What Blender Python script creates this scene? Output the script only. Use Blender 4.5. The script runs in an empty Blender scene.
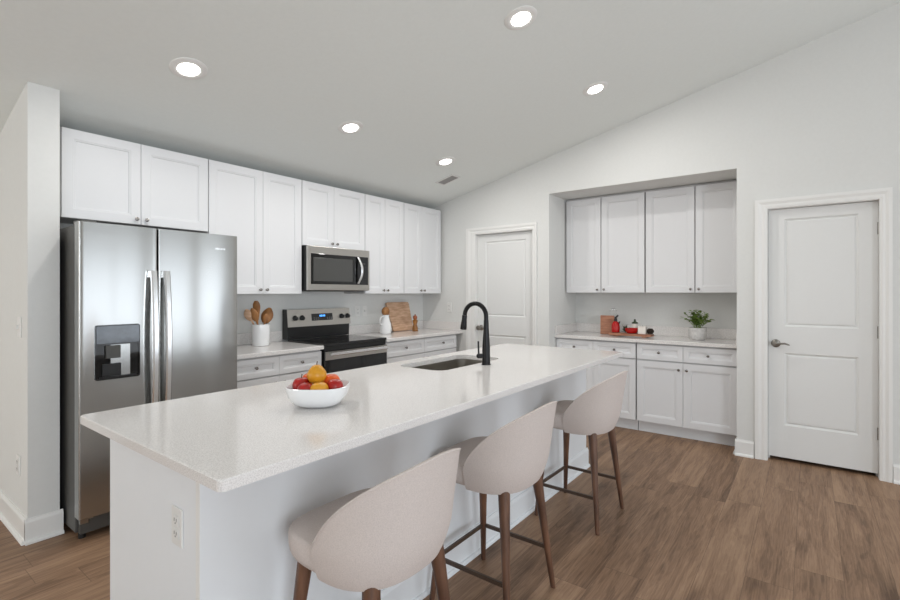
import bpy, bmesh, math, random
from mathutils import Vector, Matrix
PI = math.pi
rnd = random.Random(7)
S = bpy.context.scene
C = S.collection

# ------------------------------------------------------------------ camera
A = .6459                                   # heading: angle between the view axis and +X (cabinet run)
cd = bpy.data.cameras.new('camera'); cam = bpy.data.objects.new('camera', cd); C.objects.link(cam)
cam.location = (0, 0, 1.370); cam.rotation_euler = (PI/2, 0, A - PI/2)
cd.sensor_width = 36; cd.lens = 476.6/900*36; cd.shift_y = -7.5/900; cd.clip_start = .05
S.camera = cam

# ------------------------------------------------------------------ world, exposure, daylight
S.view_settings.view_transform = 'Standard'; S.view_settings.look = 'None'
S.view_settings.gamma = 1; S.view_settings.use_curve_mapping = False
S.view_settings.exposure = 0.04
w = bpy.data.worlds.new('world'); S.world = w; w.use_nodes = True
bg = w.node_tree.nodes['Background']; bg.inputs[0].default_value = (.80, .88, 1, 1); bg.inputs[1].default_value = .7

def area(name, loc, rot, sx, sy, power, col, spread=PI):
    l = bpy.data.lights.new(name, 'AREA'); l.shape = 'RECTANGLE'; l.size = sx; l.size_y = sy
    l.energy = power; l.color = col; l.spread = spread
    o = bpy.data.objects.new(name, l); C.objects.link(o); o.location = loc; o.rotation_euler = rot
    return o
DAY = (.86, .93, 1.0)
# daylight entering by the glass doors and windows of the living room (south and west walls); east and hall lights are added
area('daylight_glass_door', (3.1, -4.02, 1.08), (PI/2, 0, 0), 2.7, 1.90, 38, DAY)
area('added_east_light', (4.69, -2.85, 1.08), (PI/2, 0, PI/2), 2.0, 1.90, 28, DAY)  # added light, gives the right fridge door a bright band to reflect
area('daylight_south_window', (-1.7, -4.02, 1.55), (PI/2, 0, 0), 2.4, 1.9, 138, DAY)
area('daylight_west_window', (-3.52, -.6, 1.55), (PI/2, 0, -PI/2), 3.0, 1.9, 6, (.95, .97, 1.0))
area('hall_fill_light', (-3.48, 4.0, 1.5), (PI/2, 0, -PI/2), 1.8, 1.9, 44, (1, .975, .94))  # added fill for the partition side; the wall has no window here
LAMP = (1, .985, .962)
LAMP_POWER = 7.9

# ------------------------------------------------------------------ helpers
def srgb(r, g, b):
    f = lambda c: (c/255/12.92) if c/255 <= .04045 else ((c/255 + .055)/1.055)**2.4
    return (f(r), f(g), f(b), 1)

def mat(name, col, rough=.5, metal=0, noise=0, nscale=40, bump=0, bscale=200, coat=0, aniso=0, spec=.5, emit=None, estr=0, stretch=None, trans=0):
    m = bpy.data.materials.new(name); m.use_nodes = True; nt = m.node_tree; N = nt.nodes; L = nt.links
    b = N['Principled BSDF']
    b.inputs['Base Color'].default_value = col; b.inputs['Roughness'].default_value = rough
    b.inputs['Metallic'].default_value = metal; b.inputs['Coat Weight'].default_value = coat
    b.inputs['Specular IOR Level'].default_value = spec
    if trans: b.inputs['Transmission Weight'].default_value = trans
    if emit: b.inputs['Emission Color'].default_value = emit; b.inputs['Emission Strength'].default_value = estr
    tc = N.new('ShaderNodeTexCoord'); mp = N.new('ShaderNodeMapping'); L.new(tc.outputs['Object'], mp.inputs[0])
    if stretch: mp.inputs['Scale'].default_value = stretch
    nz = N.new('ShaderNodeTexNoise'); nz.inputs['Scale'].default_value = nscale; nz.inputs['Detail'].default_value = 4
    L.new(mp.outputs[0], nz.inputs['Vector'])
    mx = N.new('ShaderNodeMix'); mx.data_type = 'RGBA'; mx.blend_type = 'MIX'
    mr = N.new('ShaderNodeMapRange'); mr.inputs[1].default_value = .3; mr.inputs[2].default_value = .7
    L.new(nz.outputs['Fac'], mr.inputs[0]); L.new(mr.outputs[0], mx.inputs[0])
    a = max(noise, .004)
    mx.inputs[6].default_value = tuple(c*(1-a) for c in col[:3]) + (1,)
    mx.inputs[7].default_value = tuple(min(1, c*(1+a)) for c in col[:3]) + (1,)
    L.new(mx.outputs[2], b.inputs['Base Color'])
    if bump:
        n2 = N.new('ShaderNodeTexNoise'); n2.inputs['Scale'].default_value = bscale; n2.inputs['Detail'].default_value = 3
        L.new(mp.outputs[0], n2.inputs['Vector'])
        bp = N.new('ShaderNodeBump'); bp.inputs['Strength'].default_value = bump; bp.inputs['Distance'].default_value = .002
        L.new(n2.outputs['Fac'], bp.inputs['Height']); L.new(bp.outputs[0], b.inputs['Normal'])
    return m

def wood(name, c1, c2, rough=.5, scale=(3, 3, 40)):
    m = bpy.data.materials.new(name); m.use_nodes = True; N = m.node_tree.nodes; L = m.node_tree.links
    b = N['Principled BSDF']; b.inputs['Roughness'].default_value = rough
    tc = N.new('ShaderNodeTexCoord'); mp = N.new('ShaderNodeMapping'); mp.inputs['Scale'].default_value = scale
    nz = N.new('ShaderNodeTexNoise'); nz.inputs['Scale'].default_value = 4; nz.inputs['Detail'].default_value = 5
    cr = N.new('ShaderNodeValToRGB'); cr.color_ramp.elements[0].position = .35; cr.color_ramp.elements[1].position = .68
    cr.color_ramp.elements[0].color = c1; cr.color_ramp.elements[1].color = c2
    L.new(tc.outputs['Object'], mp.inputs[0]); L.new(mp.outputs[0], nz.inputs['Vector'])
    L.new(nz.outputs['Fac'], cr.inputs[0]); L.new(cr.outputs[0], b.inputs['Base Color'])
    return m

def floor_mat():
    m = bpy.data.materials.new('vinyl_oak_planks'); m.use_nodes = True; N = m.node_tree.nodes; L = m.node_tree.links
    b = N['Principled BSDF']
    tc = N.new('ShaderNodeTexCoord'); sep = N.new('ShaderNodeSeparateXYZ'); L.new(tc.outputs['Object'], sep.inputs[0])
    def M(op, a, bb=None, c=None):
        n = N.new('ShaderNodeMath'); n.operation = op
        for i, v in enumerate((a, bb, c)):
            if v is None: continue
            if isinstance(v, (int, float)): n.inputs[i].default_value = v
            else: L.new(v, n.inputs[i])
        return n.outputs[0]
    W, LEN = .19, 1.35
    yy = M('DIVIDE', M('ADD', sep.outputs[1], 20*W - .058), W)
    row = M('FLOOR', yy); fy = M('SUBTRACT', yy, row)
    wn = N.new('ShaderNodeTexWhiteNoise'); wn.noise_dimensions = '1D'; L.new(row, wn.inputs['W'])
    xx = M('DIVIDE', M('ADD', sep.outputs[0], M('MULTIPLY', wn.outputs[0], LEN)), LEN)
    xx = M('ADD', xx, 20)
    colm = M('FLOOR', xx); fx = M('SUBTRACT', xx, colm)
    cmb = N.new('ShaderNodeCombineXYZ'); L.new(row, cmb.inputs[0]); L.new(colm, cmb.inputs[1])
    wp = N.new('ShaderNodeTexWhiteNoise'); wp.noise_dimensions = '3D'; L.new(cmb.outputs[0], wp.inputs['Vector'])
    # grain: warped noise stretched along the plank, offset per plank
    off = N.new('ShaderNodeVectorMath'); off.operation = 'MULTIPLY_ADD'
    L.new(wp.outputs['Color'], off.inputs[0]); off.inputs[1].default_value = (30, 30, 30); L.new(tc.outputs['Object'], off.inputs[2])
    mp = N.new('ShaderNodeMapping'); mp.inputs['Scale'].default_value = (.8, 7.0, 1); L.new(off.outputs[0], mp.inputs[0])
    g1 = N.new('ShaderNodeTexNoise'); g1.inputs['Scale'].default_value = 1.9; g1.inputs['Detail'].default_value = 6; g1.inputs['Roughness'].default_value = .62; g1.inputs['Distortion'].default_value = .7
    L.new(mp.outputs[0], g1.inputs['Vector'])
    mp2 = N.new('ShaderNodeMapping'); mp2.inputs['Scale'].default_value = (3, 60, 1); L.new(off.outputs[0], mp2.inputs[0])
    g2 = N.new('ShaderNodeTexNoise'); g2.inputs['Scale'].default_value = 2.5; g2.inputs['Detail'].default_value = 4; L.new(mp2.outputs[0], g2.inputs['Vector'])
    # knots
    mp3 = N.new('ShaderNodeMapping'); mp3.inputs['Scale'].default_value = (1.1, 2.6, 1); L.new(off.outputs[0], mp3.inputs[0])
    vo = N.new('ShaderNodeTexVoronoi'); vo.inputs['Scale'].default_value = 1.15; L.new(mp3.outputs[0], vo.inputs['Vector'])
    kn = N.new('ShaderNodeMapRange'); kn.inputs[1].default_value = .03; kn.inputs[2].default_value = .22; kn.inputs[3].default_value = .20; kn.inputs[4].default_value = 0
    L.new(vo.outputs['Distance'], kn.inputs[0])
    ringv = M('MULTIPLY', M('SINE', M('MULTIPLY', g1.outputs['Fac'], 60)), .022)
    v = M('ADD', M('ADD', M('MULTIPLY', g1.outputs['Fac'], .66), M('MULTIPLY', g2.outputs['Fac'], .34)), ringv)
    v = M('ADD', v, M('MULTIPLY', M('SUBTRACT', wp.outputs['Value'], .5), .15))
    v = M('SUBTRACT', v, kn.outputs[0])
    cr = N.new('ShaderNodeValToRGB'); e = cr.color_ramp.elements
    e[0].position = .28; e[0].color = srgb(*FLOOR_D); e[1].position = .70; e[1].color = srgb(*FLOOR_L)
    k = e.new(.48); k.color = srgb(*FLOOR_M)
    L.new(v, cr.inputs[0])
    # seams
    sy = M('LESS_THAN', M('MINIMUM', fy, M('SUBTRACT', 1, fy)), .007)
    sx = M('LESS_THAN', M('MINIMUM', fx, M('SUBTRACT', 1, fx)), .0012)
    sm = M('MAXIMUM', sy, sx)
    mx = N.new('ShaderNodeMix'); mx.data_type = 'RGBA'; L.new(M('MULTIPLY', sm, .42), mx.inputs[0]); L.new(cr.outputs[0], mx.inputs[6])
    mx.inputs[7].default_value = srgb(70, 54, 42)
    L.new(mx.outputs[2], b.inputs['Base Color'])
    b.inputs['Roughness'].default_value = .5; b.inputs['Specular IOR Level'].default_value = .35
    bp = N.new('ShaderNodeBump'); bp.inputs['Strength'].default_value = .12; bp.inputs['Distance'].default_value = .002
    L.new(M('SUBTRACT', g2.outputs['Fac'], sm), bp.inputs['Height']); L.new(bp.outputs[0], b.inputs['Normal'])
    return m
FLOOR_D, FLOOR_M, FLOOR_L = (90, 67, 49), (136, 107, 84), (167, 136, 109)

ANI = .25
def quartz_mat():
    m = bpy.data.materials.new('speckled_white_quartz'); m.use_nodes = True; N = m.node_tree.nodes; L = m.node_tree.links
    b = N['Principled BSDF']; b.inputs['Roughness'].default_value = .12; b.inputs['Specular IOR Level'].default_value = .55
    tc = N.new('ShaderNodeTexCoord')
    n1 = N.new('ShaderNodeTexNoise'); n1.inputs['Scale'].default_value = 260; n1.inputs['Detail'].default_value = 2
    L.new(tc.outputs['Object'], n1.inputs['Vector'])
    c1 = N.new('ShaderNodeValToRGB'); c1.color_ramp.elements[0].position = .36; c1.color_ramp.elements[1].position = .52
    c1.color_ramp.elements[0].color = srgb(213, 209, 206); c1.color_ramp.elements[1].color = srgb(231, 227, 224)
    k = c1.color_ramp.elements.new(.66); k.color = srgb(240, 237, 234)
    L.new(n1.outputs['Fac'], c1.inputs[0]); L.new(c1.outputs[0], b.inputs['Base Color'])
    return m

def steel_mat(name, col, rough=.28, stretch=(1, 1, 120), aniso=0):
    m = bpy.data.materials.new(name); m.use_nodes = True; N = m.node_tree.nodes; L = m.node_tree.links
    b = N['Principled BSDF']; b.inputs['Metallic'].default_value = 1; b.inputs['Base Color'].default_value = col
    if aniso:
        b.inputs['Anisotropic'].default_value = aniso; b.inputs['Anisotropic Rotation'].default_value = ANI
        tg = N.new('ShaderNodeTangent'); tg.direction_type = 'RADIAL'; tg.axis = 'Z'; L.new(tg.outputs[0], b.inputs['Tangent'])
    tc = N.new('ShaderNodeTexCoord'); mp = N.new('ShaderNodeMapping'); mp.inputs['Scale'].default_value = stretch
    nz = N.new('ShaderNodeTexNoise'); nz.inputs['Scale'].default_value = 5; nz.inputs['Detail'].default_value = 4
    L.new(tc.outputs['Object'], mp.inputs[0]); L.new(mp.outputs[0], nz.inputs['Vector'])
    mr = N.new('ShaderNodeMapRange'); mr.inputs[3].default_value = rough*.92; mr.inputs[4].default_value = rough*1.08
    L.new(nz.outputs['Fac'], mr.inputs[0]); L.new(mr.outputs[0], b.inputs['Roughness'])
    mx = N.new('ShaderNodeMix'); mx.data_type = 'RGBA'; L.new(nz.outputs['Fac'], mx.inputs[0])
    mx.inputs[6].default_value = tuple(c*.97 for c in col[:3])+(1,); mx.inputs[7].default_value = tuple(min(1, c*1.03) for c in col[:3])+(1,)
    L.new(mx.outputs[2], b.inputs['Base Color'])
    return m

M_WALL = mat('wall_paint', srgb(224, 224, 221), .85, noise=.01, bump=.05, bscale=120)
M_CEIL = mat('ceiling_paint', srgb(236, 239, 236), .9, noise=.01, bump=.08, bscale=150)
M_TRIM = mat('trim_white', srgb(236, 235, 232), .4)
M_DOOR = mat('door_white', srgb(230, 230, 228), .45)
M_CAB = mat('cabinet_white', srgb(229, 229, 230), .38)
M_CARC = mat('cabinet_box_white', srgb(205, 203, 202), .5)
M_ISL = mat('island_panel_paint', srgb(233, 235, 237), .5)
M_FLOOR = floor_mat()
M_QUARTZ = quartz_mat()
M_STEEL = steel_mat('brushed_steel', srgb(180, 180, 178), .19, (.3, .3, 3), .80)
M_STEEL2 = steel_mat('brushed_steel_horizontal', srgb(190, 187, 182), .33)
M_SINK = steel_mat('sink_steel', srgb(168, 163, 156), .34, (8, 8, 8))
M_CHROME = mat('polished_steel', srgb(235, 235, 235), .26, 1)
M_NICKEL = mat('satin_nickel', srgb(150, 146, 140), .3, 1)
M_KNOB = mat('dark_nickel', srgb(150, 146, 142), .25, 1)
M_SIDE = mat('appliance_side_grey', srgb(74, 73, 70), .45, noise=.03)
M_BLACK = mat('black_plastic', srgb(24, 24, 25), .4)
M_GLASSB = mat('black_glass', srgb(14, 14, 15), .06, spec=.6)
M_MWIN = mat('microwave_window', srgb(74, 74, 72), .12, spec=.6)
M_TOE = mat('toe_kick_white', srgb(236, 237, 238), .5)
M_FAUCET = mat('matte_black_metal', srgb(26, 25, 26), .3, .6)
M_FAB = mat('beige_linen', srgb(208, 197, 191), .95, noise=.07, nscale=260, bump=.5, bscale=420, spec=.1)
M_LEG = wood('walnut', srgb(72, 48, 36), srgb(116, 82, 62), .45, (6, 6, 1.2))
M_BAR = mat('footrest_dark_brown', srgb(74, 58, 47), .4)
M_CER = mat('white_ceramic', srgb(236, 236, 236), .2)
M_BOARD = wood('acacia', srgb(188, 146, 114), srgb(224, 188, 158), .5, (2, 2, 12))
M_BOARD2 = wood('reddish_acacia', srgb(146, 96, 72), srgb(186, 134, 106), .5, (2, 2, 12))
M_SPOON = wood('olive_wood', srgb(122, 78, 38), srgb(178, 124, 72), .5, (5, 5, 2))
M_RED = mat('red_apple', srgb(170, 26, 20), .28, noise=.35, nscale=12)
M_ORANGE = mat('orange_peel', srgb(226, 96, 34), .38, noise=.15, nscale=20, bump=.3, bscale=160)
M_YEL = mat('yellow_fruit', srgb(214, 150, 34), .32, noise=.14, nscale=16)
M_STEM = mat('fruit_stem', srgb(92, 64, 34), .7)
M_REDG = mat('red_glass', srgb(178, 18, 16), .15, noise=.1)
M_LEAF = mat('leaf_green', srgb(126, 150, 72), .5, noise=.45, nscale=30)
M_LEAFD = mat('dark_green_leaf', srgb(50, 66, 40), .5, noise=.3, nscale=30)
M_POT = mat('grey_concrete_pot', srgb(206, 203, 200), .8, noise=.12, nscale=45)
M_SOIL = mat('soil', srgb(66, 50, 38), .95, noise=.3)
M_CANDLE = mat('candle_white', srgb(232, 224, 216), .5)
M_DARK = mat('dark_brown_cone', srgb(56, 44, 36), .7, noise=.3)
M_AMBER = mat('amber_brown', srgb(150, 100, 48), .3, noise=.25, nscale=20)
M_PLATE = mat('outlet_white', srgb(232, 231, 228), .35)
M_SLOT = mat('outlet_slot', srgb(70, 68, 66), .6)
M_VENT = mat('vent_white', srgb(226, 225, 222), .5)
M_VDARK = mat('vent_duct_dark', srgb(60, 59, 58), .8)
M_VSLAT = mat('vent_slat_grey', srgb(160, 158, 155), .6)
M_LENS = mat('lamp_lens', (1, 1, 1, 1), .4, emit=(1, .97, .93, 1), estr=9)
M_BLUE = mat('display_digits', srgb(60, 150, 255), .4, emit=srgb(90, 170, 255), estr=1.6)
M_ICON = mat('panel_print', srgb(170, 170, 170), .5)
M_CLEAR = mat('clear_glass', (1, 1, 1, 1), .03, trans=1.0)
M_CLEAR.node_tree.nodes['Principled BSDF'].inputs['IOR'].default_value = 1.2

def link(name, bm, m, parent=None, smooth=False, auto=None):
    me = bpy.data.meshes.new(name); bm.normal_update(); bm.to_mesh(me); bm.free()
    for mm in (m if isinstance(m, (list, tuple)) else [m]): me.materials.append(mm)
    if smooth:
        for p in me.polygons: p.use_smooth = True
        me.set_sharp_from_angle(angle=auto or math.radians(40))
    o = bpy.data.objects.new(name, me); C.objects.link(o)
    if parent: o.parent = parent
    return o
def thing(name, label, cat, loc=(0, 0, 0), rz=0, group=None):
    o = bpy.data.objects.new(name, None); C.objects.link(o); o.location = loc; o.rotation_euler = (0, 0, rz)
    o.empty_display_size = .05
    return tag(o, label, cat, group)
def tag(o, label, cat, group=None):
    o['label'] = label; o['category'] = cat
    if group: o['group'] = group
    return o
def struct(o, label=None):
    o['kind'] = 'structure'
    if label: o['label'] = label
    return o
def copy_tree(o, parent=None):
    c = o.copy(); C.objects.link(c); c.parent = parent
    for ch in list(o.children): copy_tree(ch, c)
    return c

def box(bm, x0, x1, y0, y1, z0, z1, bev=0, mi=0, seg=2):
    r = bmesh.ops.create_cube(bm, size=1)
    vs = r['verts']
    for v in vs:
        v.co = Vector((x0+(v.co.x+.5)*(x1-x0), y0+(v.co.y+.5)*(y1-y0), z0+(v.co.z+.5)*(z1-z0)))
    fs = list({f for v in vs for f in v.link_faces})
    for f in fs: f.material_index = mi
    if bev:
        es = list({e for v in vs for e in v.link_edges})
        rr = bmesh.ops.bevel(bm, geom=es, offset=bev, segments=seg, affect='EDGES', profile=.5)
        for f in rr['faces']: f.material_index = mi
    return bm
def B(*a, **k): return box(bmesh.new(), *a, **k)

def lathe(bm, prof, n=32, mx=None, mi=0, cap0=True, cap1=True, sq=None):
    """prof: list of (r,z). mx transforms."""
    rings = []
    for r, z in prof:
        ring = []
        for i in range(n):
            t = 2*PI*i/n; c, s = math.cos(t), math.sin(t)
            if sq:
                k = (abs(c)**sq[0] + abs(s)**sq[0])**(-1/sq[0]); c *= k*sq[1]; s *= k*sq[2]
            p = Vector((r*c, r*s, z))
            ring.append(bm.verts.new(mx @ p if mx else p))
        rings.append(ring)
    for a, b in zip(rings, rings[1:]):
        for i in range(n):
            f = bm.faces.new((a[i], a[(i+1) % n], b[(i+1) % n], b[i])); f.material_index = mi
    if cap0: bm.faces.new(list(reversed(rings[0]))).material_index = mi
    if cap1: bm.faces.new(rings[-1]).material_index = mi
    return bm
def frame_to(p, q):
    d = (Vector(q)-Vector(p)); return Matrix.Translation(Vector(p)) @ d.to_track_quat('Z', 'Y').to_matrix().to_4x4(), d.length
def rod(bm, p, q, r0, r1=None, n=12, mi=0):
    m, L = frame_to(p, q); r1 = r0 if r1 is None else r1
    return lathe(bm, [(r0, 0), (r1, L)], n, m, mi)
def tube(bm, pts, rad, n=14, mi=0):
    pts = [Vector(p) for p in pts]; rings = []; up = None
    for i, p in enumerate(pts):
        t = (pts[min(i+1, len(pts)-1)] - pts[max(i-1, 0)]).normalized()
        if up is None:
            up = Vector((0, 0, 1)) if abs(t.z) < .9 else Vector((1, 0, 0))
        s = t.cross(up).normalized(); up = s.cross(t).normalized()
        r = rad[i] if isinstance(rad, (list, tuple)) else rad
        rings.append([bm.verts.new(p + (s*math.cos(2*PI*k/n) + up*math.sin(2*PI*k/n))*r) for k in range(n)])
    for a, b in zip(rings, rings[1:]):
        for k in range(n): bm.faces.new((a[k], a[(k+1) % n], b[(k+1) % n], b[k])).material_index = mi
    bm.faces.new(list(reversed(rings[0]))); bm.faces.new(rings[-1])
    bmesh.ops.recalc_face_normals(bm, faces=bm.faces)
    return bm
def ball(bm, c, r, sc=(1, 1, 1), mi=0, n=20):
    rr = bmesh.ops.create_uvsphere(bm, u_segments=n, v_segments=n//2+2, radius=r)
    for v in rr['verts']: v.co = Vector((v.co.x*sc[0], v.co.y*sc[1], v.co.z*sc[2])) + Vector(c)
    for f in {f for v in rr['verts'] for f in v.link_faces}: f.material_index = mi
    return bm
def rrect(x0, x1, y0, y1, r, n=6):
    out = []
    for cx, cy, a0 in ((x1-r, y1-r, 0), (x0+r, y1-r, PI/2), (x0+r, y0+r, PI), (x1-r, y0+r, 3*PI/2)):
        for i in range(n+1):
            t = a0 + PI/2*i/n; out.append((cx+r*math.cos(t), cy+r*math.sin(t)))
    return out
def slab(outer, z0, z1, hole=None, bev=0):
    """flat slab from an outline (xy), with an optional hole, top edge eased"""
    bm = bmesh.new()
    def loop(pts, z):
        vs = [bm.verts.new((x, y, z)) for x, y in pts]
        return vs, [bm.edges.new((vs[i], vs[(i+1) % len(vs)])) for i in range(len(vs))]
    def inset(pts, d):
        cx = sum(p[0] for p in pts)/len(pts); cy = sum(p[1] for p in pts)/len(pts)
        xs = [p[0] for p in pts]; ys = [p[1] for p in pts]; hx = (max(xs)-min(xs))/2; hy = (max(ys)-min(ys))/2
        return [(cx+(x-cx)*(1-d/hx), cy+(y-cy)*(1-d/hy)) for x, y in pts]
    levels = [(inset(outer, bev), z1), (outer, z1-bev), (outer, z0)] if bev else [(outer, z1), (outer, z0)]
    Ls = [loop(p, z) for p, z in levels]
    for (a, _), (b, _) in zip(Ls, Ls[1:]):
        for i in range(len(a)): bm.faces.new((a[i], b[i], b[(i+1) % len(a)], a[(i+1) % len(a)]))
    te, be = list(Ls[0][1]), list(Ls[-1][1])
    if hole:
        ht, he = loop(hole, z1); hb, hbe = loop(hole, z0)
        for i in range(len(ht)): bm.faces.new((ht[i], ht[(i+1) % len(ht)], hb[(i+1) % len(ht)], hb[i]))
        te += he; be += hbe
    bmesh.ops.triangle_fill(bm, edges=te, use_beauty=True); bmesh.ops.triangle_fill(bm, edges=be, use_beauty=True)
    bmesh.ops.recalc_face_normals(bm, faces=bm.faces)
    return bm

def panelled(w, h, t, panels, prof, bev=.0015):
    """door leaf: front at y=0 facing -y, body to +t; panels = [(x0,x1,z0,z1)] sharing one x range; prof = [(inset, depth)]"""
    bm = bmesh.new()
    xs = [0, panels[0][0], panels[0][1], w]
    zs = [0] + [z for p in panels for z in (p[2], p[3])] + [h]
    V = {}
    def v(x, y, z):
        k = (round(x, 5), round(y, 5), round(z, 5))
        if k not in V: V[k] = bm.verts.new((x, y, z))
        return V[k]
    for j in range(len(zs)-1):
        for i in range(3):
            x0, x1, z0, z1 = xs[i], xs[i+1], zs[j], zs[j+1]
            if i == 1 and j % 2 == 1:
                prev = (x0, x1, z0, z1, 0)
                for ins, dep in prof:
                    a = prev; b = (x0+ins, x1-ins, z0+ins, z1-ins, dep)
                    pa = [(a[0], a[2]), (a[1], a[2]), (a[1], a[3]), (a[0], a[3])]; pb = [(b[0], b[2]), (b[1], b[2]), (b[1], b[3]), (b[0], b[3])]
                    for q in range(4):
                        r = (q+1) % 4
                        bm.faces.new((v(pa[q][0], a[4], pa[q][1]), v(pa[r][0], a[4], pa[r][1]), v(pb[r][0], b[4], pb[r][1]), v(pb[q][0], b[4], pb[q][1])))
                    prev = b
                a = prev
                bm.faces.new((v(a[0], a[4], a[2]), v(a[1], a[4], a[2]), v(a[1], a[4], a[3]), v(a[0], a[4], a[3])))
            else:
                bm.faces.new((v(x0, 0, z0), v(x1, 0, z0), v(x1, 0, z1), v(x0, 0, z1)))
    # sides and back
    for j in range(len(zs)-1):
        for x, s in ((0, 1), (w, -1)):
            q = (v(x, 0, zs[j]), v(x, 0, zs[j+1]), v(x, t, zs[j+1]), v(x, t, zs[j])); bm.faces.new(q if s == 1 else q[::-1])
    for i in range(3):
        for z, s in ((0, -1), (h, 1)):
            q = (v(xs[i], 0, z), v(xs[i+1], 0, z), v(xs[i+1], t, z), v(xs[i], t, z)); bm.faces.new(q if s == 1 else q[::-1])
    back = [v(x, t, 0) for x in xs] + [v(w, t, z) for z in zs[1:]] + [v(x, t, h) for x in xs[::-1][1:]] + [v(0, t, z) for z in zs[::-1][1:-1]]
    bm.faces.new(back)
    bmesh.ops.recalc_face_normals(bm, faces=bm.faces)
    return bm
SHAK = [(.004, .003), (.010, .003), (.013, .010)]
def shaker(w, h, t=.019, fr=.057):
    fr = min(fr, h*.27)
    return panelled(w, h, t, [(fr, w-fr, fr, h-fr)], SHAK)
def knob_bm(x, z):
    bm = bmesh.new(); m = Matrix.Translation((x, 0, z)) @ Matrix.Rotation(PI/2, 4, 'X')
    lathe(bm, [(.007, 0), (.005, .006), (.005, .013), (.0105, .016), (.013, .020), (.012, .024), (.006, .0265)], 16, m)
    return bm

# ================================================================== ROOM SHELL
XE = 4.67          # east wall face (doors, recess)
YN = 3.957         # north wall face (long run of cabinets)
RY0, RY1, RZ, RX = .489, 2.205, 2.418, 5.40    # recess in the east wall
def zc(y): return 2.508 + .236*(3.474-y)
o = struct(link('floor', B(-3.6, 5.9, -4.1, 5.2, -.05, 0), M_FLOOR), 'brown oak-look plank floor')
# vaulted ceiling: rises from the north wall to a ridge at y=-1.6 and falls again behind the camera
bm = bmesh.new()
YR = -1.6; zr = zc(YR)
sec = [(5.2, zc(5.2)), (YR, zr), (-4.1, zr-.236*(-1.6+4.1))]
lo = [[bm.verts.new((x, y, z)) for y, z in sec] for x in (-3.6, 5.9)]
hi = [[bm.verts.new((x, y, z+.1)) for y, z in sec] for x in (-3.6, 5.9)]
for i in range(2):
    bm.faces.new((lo[0][i], lo[1][i], lo[1][i+1], lo[0][i+1])); bm.faces.new((hi[0][i], hi[0][i+1], hi[1][i+1], hi[1][i]))
for k in (0, 1):
    for i in range(2): bm.faces.new((lo[k][i], lo[k][i+1], hi[k][i+1], hi[k][i]))
for i in (0, 2): bm.faces.new((lo[0][i], hi[0][i], hi[1][i], lo[1][i]))
bmesh.ops.recalc_face_normals(bm, faces=bm.faces)
struct(link('ceiling', bm, M_CEIL), 'sloped white ceiling')

def wall_x(name, x0, x1, pieces, m=M_WALL, label=None):
    """wall slab between x0..x1; pieces: (y0,y1,z0,z1 or None = up to the ceiling)"""
    bm = bmesh.new()
    for y0, y1, z0, z1 in pieces:
        for ya, yb in ([(y0, YR), (YR, y1)] if (y0 < YR < y1 and z1 is None) else [(y0, y1)]):
            f = lambda y: z1 if z1 is not None else (zc(y) if y >= YR else zr-.236*(YR-y))+.03
            vs = [bm.verts.new(p) for p in ((x0, ya, z0), (x1, ya, z0), (x1, yb, z0), (x0, yb, z0), (x0, ya, f(ya)), (x1, ya, f(ya)), (x1, yb, f(yb)), (x0, yb, f(yb)))]
            for q in ((0, 3, 2, 1), (4, 5, 6, 7), (0, 1, 5, 4), (1, 2, 6, 5), (2, 3, 7, 6), (3, 0, 4, 7)): bm.faces.new([vs[i] for i in q])
    return struct(link(name, bm, m), label)
# door openings (y0,y1,top)
D1 = (-.413, .276, 2.055); D2 = (2.393, 3.151, 2.055)
wall_x('wall_east', XE, XE+.12, [(-4.1, -3.9, 0, None), (-3.9, -1.8, 0, .1), (-3.9, -1.8, 2.06, None), (-1.8, D1[0], 0, None), (D1[0], D1[1], D1[2], None), (D1[1], RY0, 0, None), (RY0, RY1, RZ, None),
       (RY1, D2[0], 0, None), (D2[0], D2[1], D2[2], None), (D2[1], YN+.1, 0, None)], label='white east wall with two doors and a recess')
bm = bmesh.new()    # lining of the recess
box(bm, XE+.12, RX+.1, RY1, RY1+.12, 0, RZ+.1); box(bm, XE+.12, RX+.1, RY0-.12, RY0, 0, RZ+.1)
box(bm, RX, RX+.1, RY0, RY1, 0, RZ+.1); box(bm, XE+.12, RX, RY0, RY1, RZ, RZ+.1)
struct(link('wall_recess', bm, M_WALL), 'walls and soffit of the cabinet recess')
bm = B(.83, XE+.12, YN, YN+.12, 0, 2.37)
struct(link('wall_north', bm, M_WALL), 'white wall behind the range')
wall_x('wall_partition', .69, .83, [(3.41, 5.1, 0, None)], label='white end of the partition beside the fridge')
struct(link('wall_hall', B(-3.6, .69, 5.1, 5.2, 0, 2.2), M_WALL))
wall_x('wall_west', -3.6, -3.5, [(-4.1, -2.1, 0, None), (-2.1, .9, 0, .6), (-2.1, .9, 2.5, None), (.9, 5.1, 0, None)])
bm = bmesh.new()
zs_ = 3.1
for x0, x1, z0, z1 in ((-3.5, -2.95, 0, zs_), (-2.95, -.45, 0, .55), (-2.95, -.45, 2.55, zs_), (-.45, 1.7, 0, zs_), (1.7, 4.5, 2.06, zs_), (4.5, XE, 0, zs_)):
    box(bm, x0, x1, -4.1, -4.0, z0, z1)
struct(link('wall_south', bm, M_WALL))
def window(name, horizontal, a0, a1, z0, z1, c, nm):
    bm = bmesh.new(); f = .05
    def bb(p0, p1, q0, q1):
        if horizontal: box(bm, p0, p1, c-.03, c+.03, q0, q1)
        else: box(bm, c-.03, c+.03, p0, p1, q0, q1)
    bb(a0, a1, z0, z0+f); bb(a0, a1, z1-f, z1); bb(a0, a0+f, z0+f, z1-f); bb(a1-f, a1, z0+f, z1-f)
    for k in range(1, nm): x = a0+(a1-a0)*k/nm; bb(x-.03, x+.03, z0+f, z1-f)
    return struct(link(name, bm, M_TRIM))
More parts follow.
